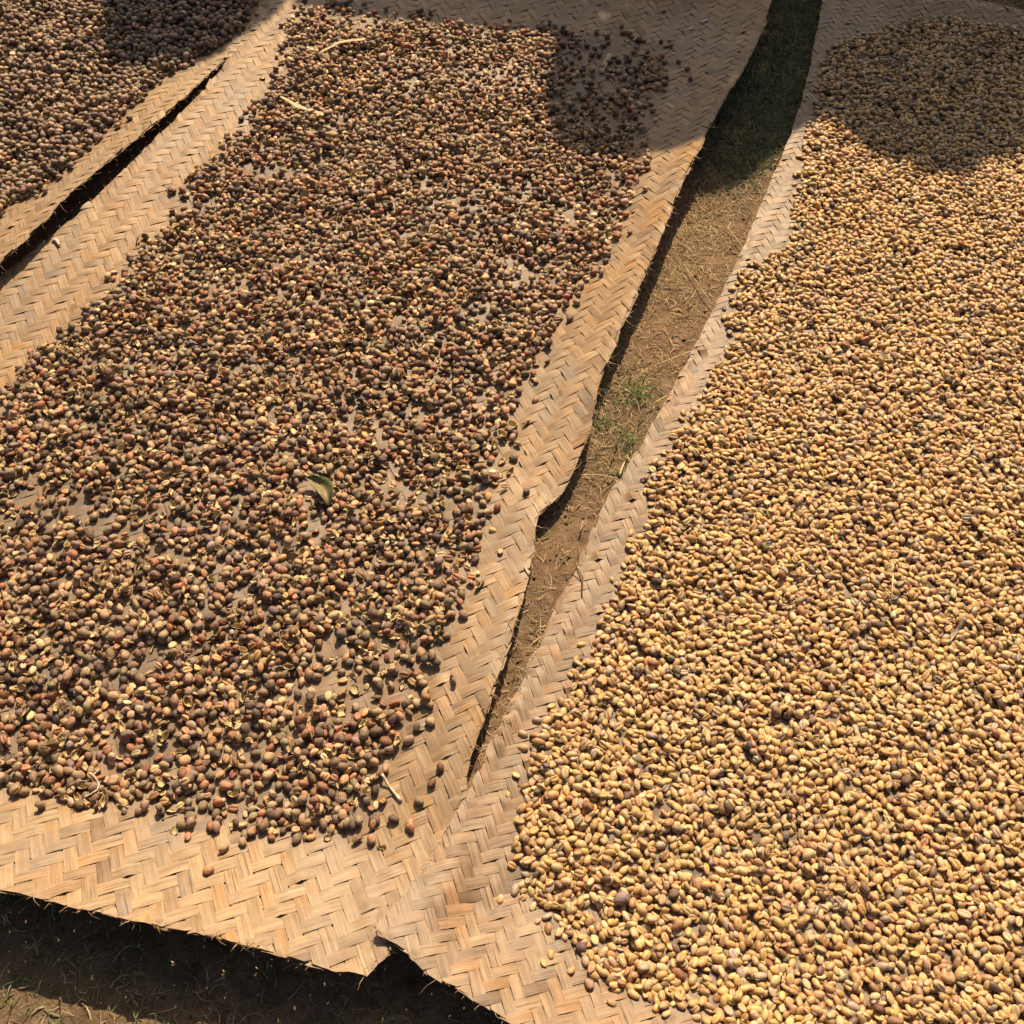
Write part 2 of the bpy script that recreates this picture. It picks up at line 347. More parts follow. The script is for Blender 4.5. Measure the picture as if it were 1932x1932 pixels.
weave_mat('woven_mat', 'woven bamboo mat covered in yellow parchment coffee beans', PR, ZR, math.radians(17), 0.0131, M_BAMBOO_R, 22, 0.06, gpoly(BEANS_R, .008))
weave_mat('woven_mat', 'woven bamboo mat in the corner, covered thickly in grey brown dried cherries', PL, ZL, math.radians(21), 0.0150, M_BAMBOO_L, 23, 0.03, gpoly(BEANS_L, .016))

# ------------------------------------------------------------------ bean, cherry and husk shapes (unit templates: long axis x, flat side down)
def loft(section, nr, seed, jit, a=1.0, pw=0.5, waist=0.0):
    r = np.random.default_rng(seed); S = np.array(section); k = len(S)
    V = [(-a, 0, S[:, 1].mean())]
    for i in range(1, nr + 1):
        t = -math.cos(math.pi * i / (nr + 1)); q = (1 - t * t) ** pw * (1 - waist * math.exp(-(t / .4) ** 2))
        zm = S[:, 1].mean() * (1 - q)
        for (y, z) in S:
            f = q * (1 + r.normal(0, jit)); V.append((t * a * (1 + r.normal(0, jit * .4)), y * f, z * f + zm))
    V.append((a, 0, S[:, 1].mean()))
    F = []
    for j in range(k): F.append((0, 1 + (j + 1) % k, 1 + j))
    for i in range(nr - 1):
        for j in range(k):
            p, q = 1 + i * k + j, 1 + i * k + (j + 1) % k
            F += [(p, q, q + k), (p, q + k, p + k)]
    e = len(V) - 1; b = 1 + (nr - 1) * k
    for j in range(k): F.append((e, b + j, b + (j + 1) % k))
    return np.array(V), np.array(F), np.zeros(len(V))
CREASE = [(0, -.02), (.2, -.34), (.72, -.33), (1, .12), (.72, .72), (0, 1.0), (-.72, .72), (-1, .12), (-.72, -.33), (-.2, -.34)]
PLAIN = [(0, -.34), (.72, -.33), (1, .1), (.72, .72), (0, 1.0), (-.72, .72), (-1, .1), (-.72, -.33)]
OVAL = [(math.cos(q), math.sin(q)) for q in np.linspace(-math.pi / 2, 1.5 * math.pi, 9)[:-1]]
RIDGED = [(math.cos(q) * f, math.sin(q) * f) for q, f in zip(np.linspace(-math.pi / 2, 1.5 * math.pi, 13)[:-1], [1, .86] * 6)]
def husk(seed, curl):
    """half an empty cherry skin: thin crumpled bowl, dark outside, pale papery inside, torn rim"""
    r = np.random.default_rng(seed); k = 9; V = []; C = []
    rim = np.clip(1 + r.normal(0, .28, k), .45, 1.45); pinch = r.uniform(.55, 1.0); crum = r.normal(0, .10, (3, k)); ph = r.uniform(0, 6.28)
    for layer in (0, 1):
        f = 1.0 if layer == 0 else .84
        V.append((0, 0, -1.0 * f)); C.append(layer)
        for i, al in enumerate((.55, 1.05, 1.45 + curl)):
            for j in range(k):
                th = 2 * math.pi * j / k; al2 = al * (rim[j] if i == 2 else 1)
                q = math.sin(min(al2, 2.0)) * f + crum[i, j]
                zz = -math.cos(al2) * f + .15 * math.sin(2 * th + ph) * i / 2
                V.append((math.cos(th) * q, math.sin(th) * q * pinch, zz)); C.append(layer)
    n = 1 + 3 * k; F = []
    for layer in (0, 1):
        o = layer * n; fl = (lambda t: t) if layer == 0 else (lambda t: t[::-1])
        for j in range(k): F.append(fl((o, o + 1 + (j + 1) % k, o + 1 + j)))
        for i in range(2):
            for j in range(k):
                p, q = o + 1 + i * k + j, o + 1 + i * k + (j + 1) % k
                F += [fl((p, q, q + k)), fl((p, q + k, p + k))]
    for j in range(k):
        p, q = 1 + 2 * k + j, 1 + 2 * k + (j + 1) % k
        F += [(p, q, q + n), (p, q + n, p + n)]
    return np.array(V), np.array(F), np.array(C, float)
T_BEAN_UP = [loft(CREASE, 4, s, .05, waist=.03) for s in range(6)]
T_BEAN = [loft(PLAIN, 4, 20 + s, .055, pw=(.45, .5, .58)[s % 3], waist=(0, .05, .1)[s % 3]) for s in range(8)]
T_CHERRY = [loft(OVAL, 4, 40 + s, .09, pw=(.5, .42, .6)[s % 3]) for s in range(6)] + [loft(RIDGED, 4, 50 + s, .08) for s in range(6)]
T_SHRIVEL = [loft(RIDGED, 4, 60 + s, .17) for s in range(6)]
T_HUSK = [husk(70 + s, (.0, .25, -.25, .45, -.45)[s % 5]) for s in range(10)]

SIX = [(math.cos(q), math.sin(q)) for q in np.linspace(-math.pi / 2, 1.5 * math.pi, 7)[:-1]]
SIXF = [(0, -.34), (.95, -.2), (.8, .65), (0, 1.0), (-.8, .65), (-.95, -.2)]
FAR_T = {'r': [loft(SIX, 3, 90 + q, .07) for q in range(6)], 'f': [loft(SIXF, 3, 96 + q, .05) for q in range(6)]}   # coarser shapes for the far beans
def pal(items):
    w = np.array([i[0] for i in items], float); return w / w.sum(), np.array([i[1] for i in items]), [i[2] for i in items]
PAL_PARCH = pal([(38, (.60, .375, .150), 'golden yellow'), (24, (.60, .425, .22), 'pale straw coloured'), (20, (.52, .32, .15), 'tan'), (9, (.38, .22, .10), 'brown'), (6, (.40, .31, .215), 'greyish'), (3, (.18, .115, .075), 'dark brown')])
PAL_CHERRY = pal([(30, (.34, .22, .14), 'dusty brown'), (16, (.13, .085, .06), 'blackish brown'), (17, (.38, .18, .095), 'reddish brown'), (12, (.34, .26, .155), 'olive grey'), (19, (.50, .33, .18), 'light brown'), (6, (.29, .20, .165), 'purplish grey')])
PAL_TAN = pal([(40, (.55, .315, .14), 'orange tan'), (38, (.62, .44, .24), 'pale tan'), (22, (.43, .20, .105), 'rusty red')])
PAL_HUSK = pal([(45, (.33, .20, .105), 'brown'), (30, (.48, .325, .165), 'light brown'), (25, (.39, .17, .085), 'reddish')])
PAL_LEFT = pal([(50, (.32, .215, .145), 'dusty brown'), (18, (.17, .115, .082), 'blackish brown'), (12, (.33, .255, .16), 'olive grey'), (20, (.44, .29, .165), 'light brown')])

# kind: name, templates, (a, b, c) size, palette, material
KINDS = {
    'parchment': (T_BEAN, (.0060, .0042, .0033), PAL_PARCH, M_PARCH),
    'parchment_up': (T_BEAN_UP, (.0060, .0043, .0033), PAL_PARCH, M_PARCH),
    'cherry': (T_CHERRY, (.0064, .0050, .0044), PAL_CHERRY, M_CHERRY),
    'shrivel': (T_SHRIVEL, (.0062, .0046, .0040), PAL_CHERRY, M_CHERRY),
    'tan': (T_BEAN_UP, (.0056, .0042, .0036), PAL_TAN, M_PARCH),
    'husk': (T_HUSK, (.0072, .0058, .0044), PAL_HUSK, M_CHERRY),
    'left_cherry': (T_CHERRY, (.0064, .0053, .0048), PAL_LEFT, M_CHERRY),
}
# ------------------------------------------------------------------ settle the beans: each drops on the heap and finds the lowest spot near by
HR_ = 0.0015
hx = np.arange(X0, X1, HR_); hy = np.arange(Y0, Y1, HR_)
def rot_zyx(yaw, pit, rol):
    cy, sy, cp, sp, cr, sr = math.cos(yaw), math.sin(yaw), math.cos(pit), math.sin(pit), math.cos(rol), math.sin(rol)
    return np.array([[cy * cp, cy * sp * sr - sy * cr, cy * sp * cr + sy * sr], [sy * cp, sy * sp * sr + cy * cr, sy * sp * cr - cy * sr], [-sp, cp * sr, cp * cr]])
class Heap:
    def __init__(self, Z):
        HX, HY = np.meshgrid(hx, hy); self.H = (sample(Z, HX, HY) + AMP + THICK * .6).astype(np.float32); self.items = []; self.owner = np.full(self.H.shape, -1, np.int32)
    def drop(self, x, y, kind, tries=3, spread=.007, flat=None, size=None, pick=None):
        tm, (a, b, c), (w, cols, names), mat = KINDS[kind]
        sz = size or float(np.clip(NP.normal(1, .13), .68, 1.32))
        a_, b_, c_ = a * sz * NP.uniform(.92, 1.1), b * sz * NP.uniform(.92, 1.08), c * sz * NP.uniform(.9, 1.08)
        yaw = NP.uniform(0, 2 * math.pi); k = int(NP.integers(len(tm)))
        flatb = kind in ('parchment', 'parchment_up', 'tan')
        flip = kind in ('parchment_up', 'tan') and NP.random() < .8
        roll = (math.pi if flip else 0) + NP.normal(0, .28 if not flat else .06)
        if kind == 'husk': roll = NP.normal(0, .7) + (math.pi if NP.random() < .35 else 0)
        hh = c_ * (.67 if flatb else 1.0)
        best = None; cyw, syw = math.cos(yaw), math.sin(yaw)
        rad = int(a_ / HR_) + 1; g = np.arange(-rad, rad + 1) * HR_
        for t in range(tries):
            px = x + (NP.normal(0, spread) if t else 0); py = y + (NP.normal(0, spread) if t else 0)
            i = int((px - X0) / HR_); j = int((py - Y0) / HR_)
            if i < rad + 1 or j < rad + 1 or i > len(hx) - rad - 2 or j > len(hy) - rad - 2: continue
            ox = hx[i] - px; oy = hy[j] - py
            lx = (g + ox)[None, :]; ly = (g + oy)[:, None]
            u = (lx * cyw + ly * syw) / (a_ * .86); v = (-lx * syw + ly * cyw) / (b_ * .86)
            q = 1 - u * u - v * v; m = q > 0
            s = np.sqrt(np.where(m, q, 0)) * hh
            patch = self.H[j - rad:j + rad + 1, i - rad:i + rad + 1]
            zc = float(np.max(np.where(m, patch + s, -9)))
            if best is None or zc < best[0]: best = (zc, px, py, i, j, m, s, patch, u, v)
        if best is None: return None
        zc, px, py, i, j, m, s, patch, u, v = best
        base = patch[m]
        gu = float(np.clip(np.sum(u[m] * base) / (np.sum(u[m] ** 2) * a_ + 1e-9), -.6, .6)); gv = float(np.clip(np.sum(v[m] * base) / (np.sum(v[m] ** 2) * b_ + 1e-9), -.6, .6))
        zc -= .0004 + .5 * (zc - hh - float(base.mean()))
        up = m & (zc + s > patch); self.owner[j - rad:j + rad + 1, i - rad:i + rad + 1][up] = len(self.items); patch[up] = (zc + s)[up]
        M = rot_zyx(yaw, -math.atan(gu) * .8, math.atan(gv) * .8 + roll)
        ci = int(NP.choice(len(w), p=w)) if pick is None else pick
        col = cols[ci] * (np.exp(NP.normal(-.09, .24)) if kind in ('cherry', 'shrivel', 'left_cherry', 'husk', 'tan') else 1 + NP.normal(0, .13)) * (1 + NP.normal(0, .04, 3))
        lift = np.array([0, 0, -.33 * c_]) if flatb else np.zeros(3)
        self.items.append(dict(kind=kind, t=k, M=M, s=np.array([a_, b_, c_]), p=np.array([px, py, zc]) + M @ lift, col=np.clip(col, .02, .8), ci=ci, name=names[ci], h=zc + hh, ij=(j, i)))
        return self.items[-1]
FAR_Y = gp(966, 620)[1]
def bean_geometry(it):
    V, F, inner = KINDS[it['kind']][0][it['t']]
    if not it.get('own') and it['p'][1] > FAR_Y and it['kind'] != 'husk': V, F, inner = FAR_T['r' if it['kind'] in ('cherry', 'left_cherry', 'shrivel') else 'f'][it['t'] % 6]
    W = (V * it['s']) @ it['M'].T
    C = np.repeat(it['col'][None], len(V), 0)
    if it['kind'] in ('cherry', 'left_cherry', 'shrivel'):            # streaked skin, dark stalk scar
        rr = np.random.default_rng(it['t'] + 17); C = C * (1 + rr.normal(0, .16, (len(V), 1))); C[-1] *= .45; C[0] *= 1.25
    else: C = C * (1 + np.random.default_rng(it['t'] + 5).normal(0, .05, (len(V), 1)))
    if it['kind'] == 'husk':
        pale = np.array([.62, .47, .235]) * (0.72 + 1.1 * it['col'].mean())
        C = C * (1 - inner[:, None]) + pale[None] * inner[:, None]
    return W, F, C
def joined(items, name, mat, **props):
    Vs, Fs, Cs, o = [], [], [], 0
    for it in items:
        W, F, C = bean_geometry(it); Vs.append(W + it['p']); Fs.append(F + o); Cs.append(C); o += len(W)
    return obj(name, mesh_np(name, np.concatenate(Vs), np.concatenate(Fs), np.concatenate(Cs), mat), **props)
_shared = {}
def single(it, name, **props):
    """one bean as an object of its own; alike beans share mesh data"""
    key = (it['kind'], it['t'], it['ci'], int(it['col'].mean() * 1e4) % 2)
    if key not in _shared:
        V, F, inner = KINDS[it['kind']][0][it['t']]
        _, _, C = bean_geometry(it)
        _shared[key] = mesh_np(name, V * np.array(KINDS[it['kind']][1]), F, C, KINDS[it['kind']][3])
    o = obj(name, _shared[key], **props)
    sc = it['s'] / np.array(KINDS[it['kind']][1])
    o.matrix_world = Matrix.Translation(Vector(it['p'])) @ Matrix(it['M'].tolist()).to_4x4() @ Matrix.Diagonal((*sc, 1))
    return o

def scatter(heap, poly, cover, mixk, density=None, tries=3, seed=0):
    """fill a heap outline with about COVER layers; DENSITY(x, y) thins it"""
    r = np.random.default_rng(seed)
    x0, y0 = poly.min(0); x1, y1 = poly.max(0)
    n_box = int((x1 - x0) * (y1 - y0) / (math.pi * .0060 * .0046) * cover)
    xs = r.uniform(x0, x1, n_box); ys = r.uniform(y0, y1, n_box)
    k = inside(poly, xs, ys)
    if density is not None: k &= r.random(n_box) < density(xs, ys)
    names = [m[0] for m in mixk]; w = np.array([m[1] for m in mixk], float); w /= w.sum()
    ks = r.choice(len(names), n_box, p=w)
    for x, y, q in zip(xs[k], ys[k], ks[k]): heap.drop(x, y, names[q], tries)

SPARSE = [(912, 161, 50, 18), (892, 402, 60, 18), (820, 420, 30, 12), (540, 335, 55, 16), (420, 520, 30, 14), (94, 945, 60, 26), (170, 985, 50, 18), (250, 1010, 60, 20), (452, 945, 50, 18), (392, 1180, 45, 20), (620, 1225, 30, 30), (650, 1160, 30, 25), (728, 828, 35, 20), (795, 790, 35, 20), (771, 945, 35, 16), (700, 1330, 60, 42), (620, 1290, 45, 30), (760, 1240, 50, 40),
          (1130, 130, 60, 30), (1170, 250, 40, 30), (1180, 90, 60, 25), (870, 105, 26, 12), (780, 165, 40, 16), (690, 60, 60, 14), (30, 1010, 60, 30), (330, 1060, 50, 16), (600, 1000, 40, 12), (560, 800, 50, 14), (450, 700, 40, 14), (960, 530, 40, 14)]
def dens_c(x, y):
    d = 0.98 - 0.30 * np.clip(vnoise(x * 3.1, y * 3.1, 9) * .9 + .1, 0, 1)
    for sx, sy, rx, ry in SPARSE:
        cx, cy = gp(sx, sy); ex = abs(gp(sx + rx, sy)[0] - cx); ey = abs(gp(sx, sy - ry)[1] - cy)
        d = d * (1 - .80 * np.exp(-(((x - cx) / ex) ** 2 + ((y - cy) / ey) ** 2)))
    fx_, fy_ = gp(1150, 150); d = d * np.where(y > gp(966, 62)[1], .6, 1) * np.where((x > gp(1046, 150)[0]) & (y > gp(1046, 255)[1]), .62, 1)
    return d * (.86 + .16 * np.sin(y * 38 + x * 9 + 2 * vnoise(x * 2, y * 2, 51)))
hC = Heap(ZC)
scatter(hC, gpoly(BEANS_C, .008), 1.34, [('cherry', 37), ('husk', 25), ('tan', 24), ('shrivel', 14)], dens_c, 3, 101)
nC = len(hC.items)
hL = Heap(ZL)
scatter(hL, gpoly(BEANS_L, .016), 1.6, [('left_cherry', 84), ('husk', 6), ('tan', 6), ('shrivel', 6)], lambda x, y: 0.97 + 0 * x, 3, 102)
hR = Heap(ZR)
def dens_r(x, y):
    d = 0.97 - 0.12 * np.clip(vnoise(x * 4, y * 4, 19), 0, 1)
    for sx, sy, rx, ry in [(1980 - 20, 200, 1, 1), (1745, 1965, 30, 20), (1300, 1440, 30, 16), (1590, 1900, 40, 10), (1610, 1825, 30, 16)]:
        cx, cy = gp(sx, sy); ex = abs(gp(sx + rx, sy)[0] - cx); ey = abs(gp(sx, sy - ry)[1] - cy)
        d = d * (1 - .55 * np.exp(-(((x - cx) / ex) ** 2 + ((y - cy) / ey) ** 2)))
    return d
scatter(hR, gpoly(BEANS_R, .008), 2.15, [('parchment', 74), ('parchment_up', 25), ('shrivel', .9), ('cherry', .25)], dens_r, 3, 103)

def strays(heap, pts, z, n, kinds, reach, seed):
    """single beans that rolled off the layer onto the bare rim"""
    r = np.random.default_rng(seed); P, _ = resample(gpoly(pts, z), np.zeros(len(pts)), .004); A = P.mean(0)
    for k in range(n):
        i = int(r.integers(len(P))); T = P[(i + 2) % len(P)] - P[i - 2]; T /= np.linalg.norm(T) + 1e-9; N = np.array([T[1], -T[0]])
        if inside(gpoly(pts, z), np.array([P[i][0] + N[0] * .004]), np.array([P[i][1] + N[1] * .004]))[0]: N = -N
        q = P[i] + N * abs(r.normal(0, reach)); heap.drop(q[0], q[1], kinds[int(r.integers(len(kinds)))], 1)
strays(hC, BEANS_C, .008, 230, ['cherry', 'cherry', 'husk', 'tan', 'shrivel'], .014, 201)
strays(hL, BEANS_L, .016, 60, ['left_cherry'], .010, 202)
strays(hR, BEANS_R, .008, 90, ['parchment', 'parchment_up'], .005, 203)
# which beans lie on top, in the frame and nearest: those become objects of their own
cp, sp = math.cos(PITCH), math.sin(PITCH)
def project(p):
    dx, dy, dz = p[0], p[1], p[2] - CAM_H
    dep = dy * cp - dz * sp; up = dy * sp + dz * cp
    return (.5 + FOCAL * dx / dep) * 1932, (.5 - FOCAL * up / dep) * 1932, dep
def rank(heap, kinds):
    out = []
    for it in heap.items:
        if it['kind'] not in kinds or it.get('own'): continue
        x, y, dep = project(it['p'])
        if not (6 < x < 1926 and 0 < y < 1926): continue
        j, i = it['ij']
        if heap.H[j, i] > it['h'] + .0015: continue
        out.append((dep / float(np.prod(it['s'][:2]) ** .5) , it))
    out.sort(key=lambda q: q[0])
    return [q[1] for q in out]

def lone(heap, sx, sy, kind, name, label, cat, pick, group=None, size=1.0):
    z = .012
    for _ in range(3):
        x, y = gp(sx, sy, z); z = float(heap.H[int((y - Y0) / HR_), int((x - X0) / HR_)])
    it = heap.drop(x, y, kind, 1, size=size, pick=pick, flat=True)
    it['own'] = True
    return single(it, name, label=label, cat=cat, group=group)
G1 = 'stray beans on the bare rim of the right mat'
lone(hR, 943, 1698, 'parchment', 'parchment_bean', 'single pale straw coloured bean alone on bare weave left of the bean layer', 'coffee bean', 1, G1)
lone(hR, 1038, 1802, 'parchment', 'parchment_bean', 'golden bean touching a smaller one, the upper of the two on bare weave', 'coffee bean', 0, G1)
lone(hR, 1026, 1818, 'parchment', 'parchment_bean', 'small golden bean touching a bigger one, the lower of the two on bare weave', 'coffee bean', 0, G1, .85)
lone(hR, 1077, 1831, 'parchment', 'parchment_bean', 'plump golden bean lying alone just below the stray pair of beans', 'coffee bean', 0, G1, 1.05)
lone(hR, 1154, 1892, 'parchment', 'parchment_bean', 'tan bean lying alone below the brown edge of the layer, lowest stray bean', 'coffee bean', 2, G1, 1.05)
lone(hR, 1112, 1858, 'cherry', 'dried_cherry', 'large round brownish cherry at the rim of the yellow bean layer', 'coffee cherry', 0, None, 1.0)
lone(hR, 1096, 1790, 'cherry', 'dried_cherry', 'round dark grey cherry among yellow beans near the lower rim', 'coffee cherry', 5, None, 1.0)
lone(hR, 1173, 1698, 'shrivel', 'dried_cherry', 'shrivelled purple brown cherry lying on top of the yellow beans', 'coffee cherry', 5, None, 1.55)
G2 = 'stray cherries on the bare rim of the middle mat'
for sx, sy, kd, pk, lb in [(831, 1450, 'shrivel', 2, 'pointed red brown cherry lying alone beside the narrow end of the gap'),
                           (815, 1480, 'shrivel', 2, 'small reddish cherry just below the pointed one near the gap'),
                           (791, 1514, 'cherry', 3, 'smooth olive grey cherry alone on the weave right of the white twig'),
                           (778, 1566, 'tan', 2, 'rusty ridged bean lying alone below the end of the white twig'),
                           (720, 1602, 'husk', 1, 'small pale broken husk, lowest stray piece on the middle mat'),
                           (930, 1002, 'tan', 0, 'orange bean alone on the weave beside the torn notch'),
                           (994, 800, 'husk', 1, 'tiny husk alone on the wide bare band beside the gap'),
                           (674, 1586, 'husk', 0, 'frayed brown husk at the lowest tip of the cherry layer'),
                           (456, 228, 'cherry', 1, 'dark cherry alone on the sunny weave between the mats'),
                           (464, 213, 'shrivel', 2, 'small brown cherry just above the dark lone one on sunny weave'),
                           (497, 232, 'cherry', 1, 'dark cherry cluster piece lying left of the cherry layer in sun'),
                           (533, 97, 'cherry', 1, 'dark cherry alone at the top of the sunny band'),
                           (566, 60, 'cherry', 1, 'dark cherry alone above the lone one on the sunny band'),
                           (322, 364, 'shrivel', 1, 'wrinkled black cherry with its stalk on the sunny band'),
                           (1257, 147, 'shrivel', 1, 'black cherry alone in the shade, right end of the scatter'),
                           (1302, 152, 'shrivel', 1, 'black cherry alone in the shade close to the rim of the mat'),
                           (688, 10, 'cherry', 4, 'cherry alone in the shade at the top of the middle mat')]:
    lone(hC, sx, sy, kd, 'cherry_husk' if kd == 'husk' else 'coffee_bean' if kd == 'tan' else 'dried_cherry', lb, 'cherry husk' if kd == 'husk' else 'coffee bean' if kd == 'tan' else 'coffee cherry', pk, G2)

def promote(heap, kinds, n, name, cat, noun, places, group):
    for it in rank(heap, kinds)[:n]:
        it['own'] = True
        x, y, _ = project(it['p'])
        where = next(w for lim, w in places if (x, y)[lim[0]] < lim[1])
        face = 'creased ' if it['kind'] == 'parchment_up' else 'puckered ' if it['kind'] == 'shrivel' else ''
        base = KINDS[it['kind']][1]; big = float(np.prod(it['s'] / np.array(base)) ** (1 / 3))
        size = 'large ' if big > 1.11 else 'small ' if big < .9 else ''
        ang = math.degrees(math.atan2(it['M'][1, 0], it['M'][0, 0])) % 180
        lie = 'lying crosswise' if ang < 22.5 or ang > 157.5 else 'leaning right' if ang < 67.5 else 'lying lengthwise' if ang < 112.5 else 'leaning left'
        single(it, name, label=f"{size}{face}{it['name']} {noun} {lie}, {where}", cat=cat, group=f"{size}{face}{it['name']} {group} {lie}, {where}")
X_, Y_ = 0, 1
promote(hR, ('parchment', 'parchment_up'), 293, 'parchment_bean', 'coffee bean', 'bean', [((X_, 1120), 'at bare corner of yellow layer'), ((X_, 1260), 'front rows just past bare corner'), ((X_, 1400), 'near edge left of the middle'), ((X_, 1560), 'near edge of yellow layer, middle'), ((X_, 1740), 'near edge right of the middle'), ((X_, 3000), 'near edge, far right yellow layer')], 'beans')
promote(hC, ('cherry', 'shrivel'), 283, 'dried_cherry', 'coffee cherry', 'cherry', [((X_, 90), 'front rim at far left'), ((X_, 200), 'front rim around the curled rootlet'), ((X_, 330), 'front rim right of the rootlet'), ((X_, 450), 'front rim, middle of the layer'), ((X_, 570), 'front tip of the dark layer'), ((X_, 3000), 'front tip beside the white twig')], 'cherries')
promote(hC, ('husk',), 200, 'cherry_husk', 'cherry husk', 'split husk', [((X_, 150), 'front cherries left of rootlet'), ((X_, 300), 'front cherries right of rootlet'), ((X_, 450), 'front cherries, middle of layer'), ((X_, 600), 'front tip of the dark layer'), ((X_, 3000), 'front cherries beside white twig')], 'husks')
promote(hC, ('tan',), 200, 'coffee_bean', 'coffee bean', 'naked bean', [((X_, 150), 'front cherries left of rootlet'), ((X_, 300), 'front cherries right of rootlet'), ((X_, 450), 'front cherries, middle of layer'), ((X_, 600), 'front tip of the dark layer'), ((X_, 3000), 'front cherries beside white twig')], 'beans')
def rest(heap, kinds):
    """the other beans; those wholly buried under the rest are left out"""
    seen = np.bincount(heap.owner[heap.owner >= 0], minlength=len(heap.items))
    return [it for n, it in enumerate(heap.items) if it['kind'] in kinds and not it.get('own') and seen[n] >= 5]
joined(rest(hR, ('parchment', 'parchment_up')), 'parchment_beans', M_PARCH, label='thick even layer of yellow parchment coffee beans drying on the right mat', cat='coffee beans', kind='stuff')
joined(rest(hR, ('cherry', 'shrivel')), 'stray_cherries', M_CHERRY, label='few dark cherries mixed into the yellow bean layer', cat='coffee cherries', kind='stuff')
joined(rest(hC, ('cherry', 'shrivel')), 'dried_cherries', M_CHERRY, label='loose layer of mottled brown dried coffee cherries on the middle mat', cat='coffee cherries', kind='stuff')
joined(rest(hC, ('husk',)), 'cherry_husks', M_CHERRY, label='empty split husks with pale linings scattered through the middle layer', cat='cherry husks', kind='stuff')
joined(rest(hC, ('tan',)), 'coffee_beans', M_PARCH, label='tan naked beans scattered through the layer of dark cherries', cat='coffee beans', kind='stuff')
joined(rest(hL, ('left_cherry', 'shrivel', 'husk')), 'dried_cherries', M_CHERRY, label='dense layer of round grey brown cherries on the corner mat', cat='coffee cherries', kind='stuff')
joined(rest(hL, ('tan',)), 'coffee_beans', M_PARCH, label='few pale beans among the grey brown cherries on the corner mat', cat='coffee beans', kind='stuff')
print('beans', len(hC.items), len(hL.items), len(hR.items))

# ------------------------------------------------------------------ straw, grass and soil litter on the ground between and in front of the mats
def blades(name, spots, palette, label, cat, lmin, lmax, wid, up, seed, kind='stuff', curve=.4):
    r = np.random.default_rng(seed); V, F, C = [], [], []
    pw, pc, _ = pal([(a, b, '') for a, b in palette])
    for (x, y, z) in spots:
        L_ = r.uniform(lmin, lmax); w = wid * r.uniform(.6, 1.3); az = r.uniform(0, 6.28); el = abs(r.normal(*up)); bend = r.normal(0, curve)
        c = pc[r.choice(len(pw), p=pw)] * r.uniform(.7, 1.25)
        p = np.array([x, y, z]); o = len(V); a = az
        for k in range(4):
            dirv = np.array([math.cos(a) * math.cos(el), math.sin(a) * math.cos(el), math.sin(el)])
            side = np.array([-math.sin(a), math.cos(a), 0]) * w * (1 - k / 3.4)
            V += [p - side, p + side + np.array([0, 0, w * .5])]; C += [c] * 2
            p = p + dirv * L_ / 3; a += bend; el = el - abs(r.normal(0, .25)) if el > .2 else el - r.normal(0, .1)
            p[2] = max(p[2], .0005)
            if k:
                b = o + (k - 1) * 2; F.append((b, b + 1, b + 3, b + 2))
    return mesh_np(name, np.array(V), np.array(F), np.array(C), M_BLADE, False)
STRAW = [(5, (.46, .33, .16)), (4, (.37, .255, .12)), (3, (.56, .43, .24)), (2, (.22, .15, .08))]
GREEN = [(4, (.12, .15, .055)), (2, (.09, .115, .045)), (2, (.20, .20, .09)), (2, (.34, .29, .16))]
GAP = gpoly([(1435, -90), (1400, 100), (1330, 230), (1250, 400), (1170, 580), (1120, 700), (1090, 830), (1040, 930), (990, 1000), (980, 1120), (940, 1240), (880, 1440), (870, 1520), (930, 1430), (1020, 1250), (1110, 1050), (1170, 930), (1260, 790), (1370, 580), (1420, 480), (1500, 290), (1540, 150), (1570, -90)])
FRONT = gpoly([(-200, 1620), (0, 1640), (400, 1720), (690, 1790), (720, 1740), (860, 1830), (1100, 1960), (1300, 2150), (600, 2300), (-200, 2300)])
FAR = gpoly([(1700, -110), (1830, -10), (1960, 35), (2160, 70), (2200, -110)])
def spots_in(poly, n, seed, dens=None):
    r = np.random.default_rng(seed); x0, y0 = poly.min(0); x1, y1 = poly.max(0); out = []
    xs = r.uniform(x0, x1, n); ys = r.uniform(y0, y1, n); k = inside(poly, xs, ys)
    if dens is not None: k &= r.random(n) < dens(xs, ys)
    return list(zip(xs[k], ys[k], ground_z(xs[k], ys[k]) + .0005))
def row(y): return gp(966, y)[1]
def bandfn(pairs):
    ys = np.array([row(p[0]) for p in pairs])[::-1]; vs_ = np.array([p[1] for p in pairs])[::-1]
    return lambda x, y: np.interp(y, ys, vs_) * np.clip(.75 + .8 * vnoise(x * 5, y * 5, 33), .05, 1)
straw_d = bandfn([(-90, .3), (100, .35), (250, .6), (340, .95), (460, 1), (560, .55), (640, .35), (720, .6), (860, .8), (930, .6), (980, .12), (1120, .12), (1180, .4), (1300, .4), (1520, .4)])
green_d = bandfn([(-90, 1), (200, 1), (300, .45), (360, .12), (420, .03), (640, .01), (690, .08), (740, .35), (850, .25), (900, .03), (1520, .01)])
sp = spots_in(GAP, 75000, 1, straw_d) + spots_in(FRONT, 16000, 2, lambda x, y: .12 + .3 * vnoise(x * 6, y * 6, 8)) + spots_in(FAR, 1500, 5)
obj('dry_grass', blades('dry_grass', sp, STRAW, '', '', .008, .032, .00062, (.10, .16), 61), label='dry straw and dead grass littering the bare soil between the mats', cat='dry grass', kind='stuff')
GAPTOP = gpoly([(1435, -90), (1400, 100), (1325, 235), (1290, 320), (1400, 380), (1480, 330), (1500, 290), (1540, 150), (1570, -90)])
gr = spots_in(GAP, 40000, 3, green_d) + spots_in(GAPTOP, 42000, 9, green_d) + spots_in(FRONT, 7000, 4, lambda x, y: np.clip(.25 + .6 * vnoise(x * 7, y * 7, 12), 0, 1)) + spots_in(FAR, 5000, 6)
obj('grass', blades('grass', gr, GREEN, '', '', .010, .028, .0010, (.5, .35), 62), label='short green grass growing in the shade between and around the mats', cat='grass', kind='stuff')
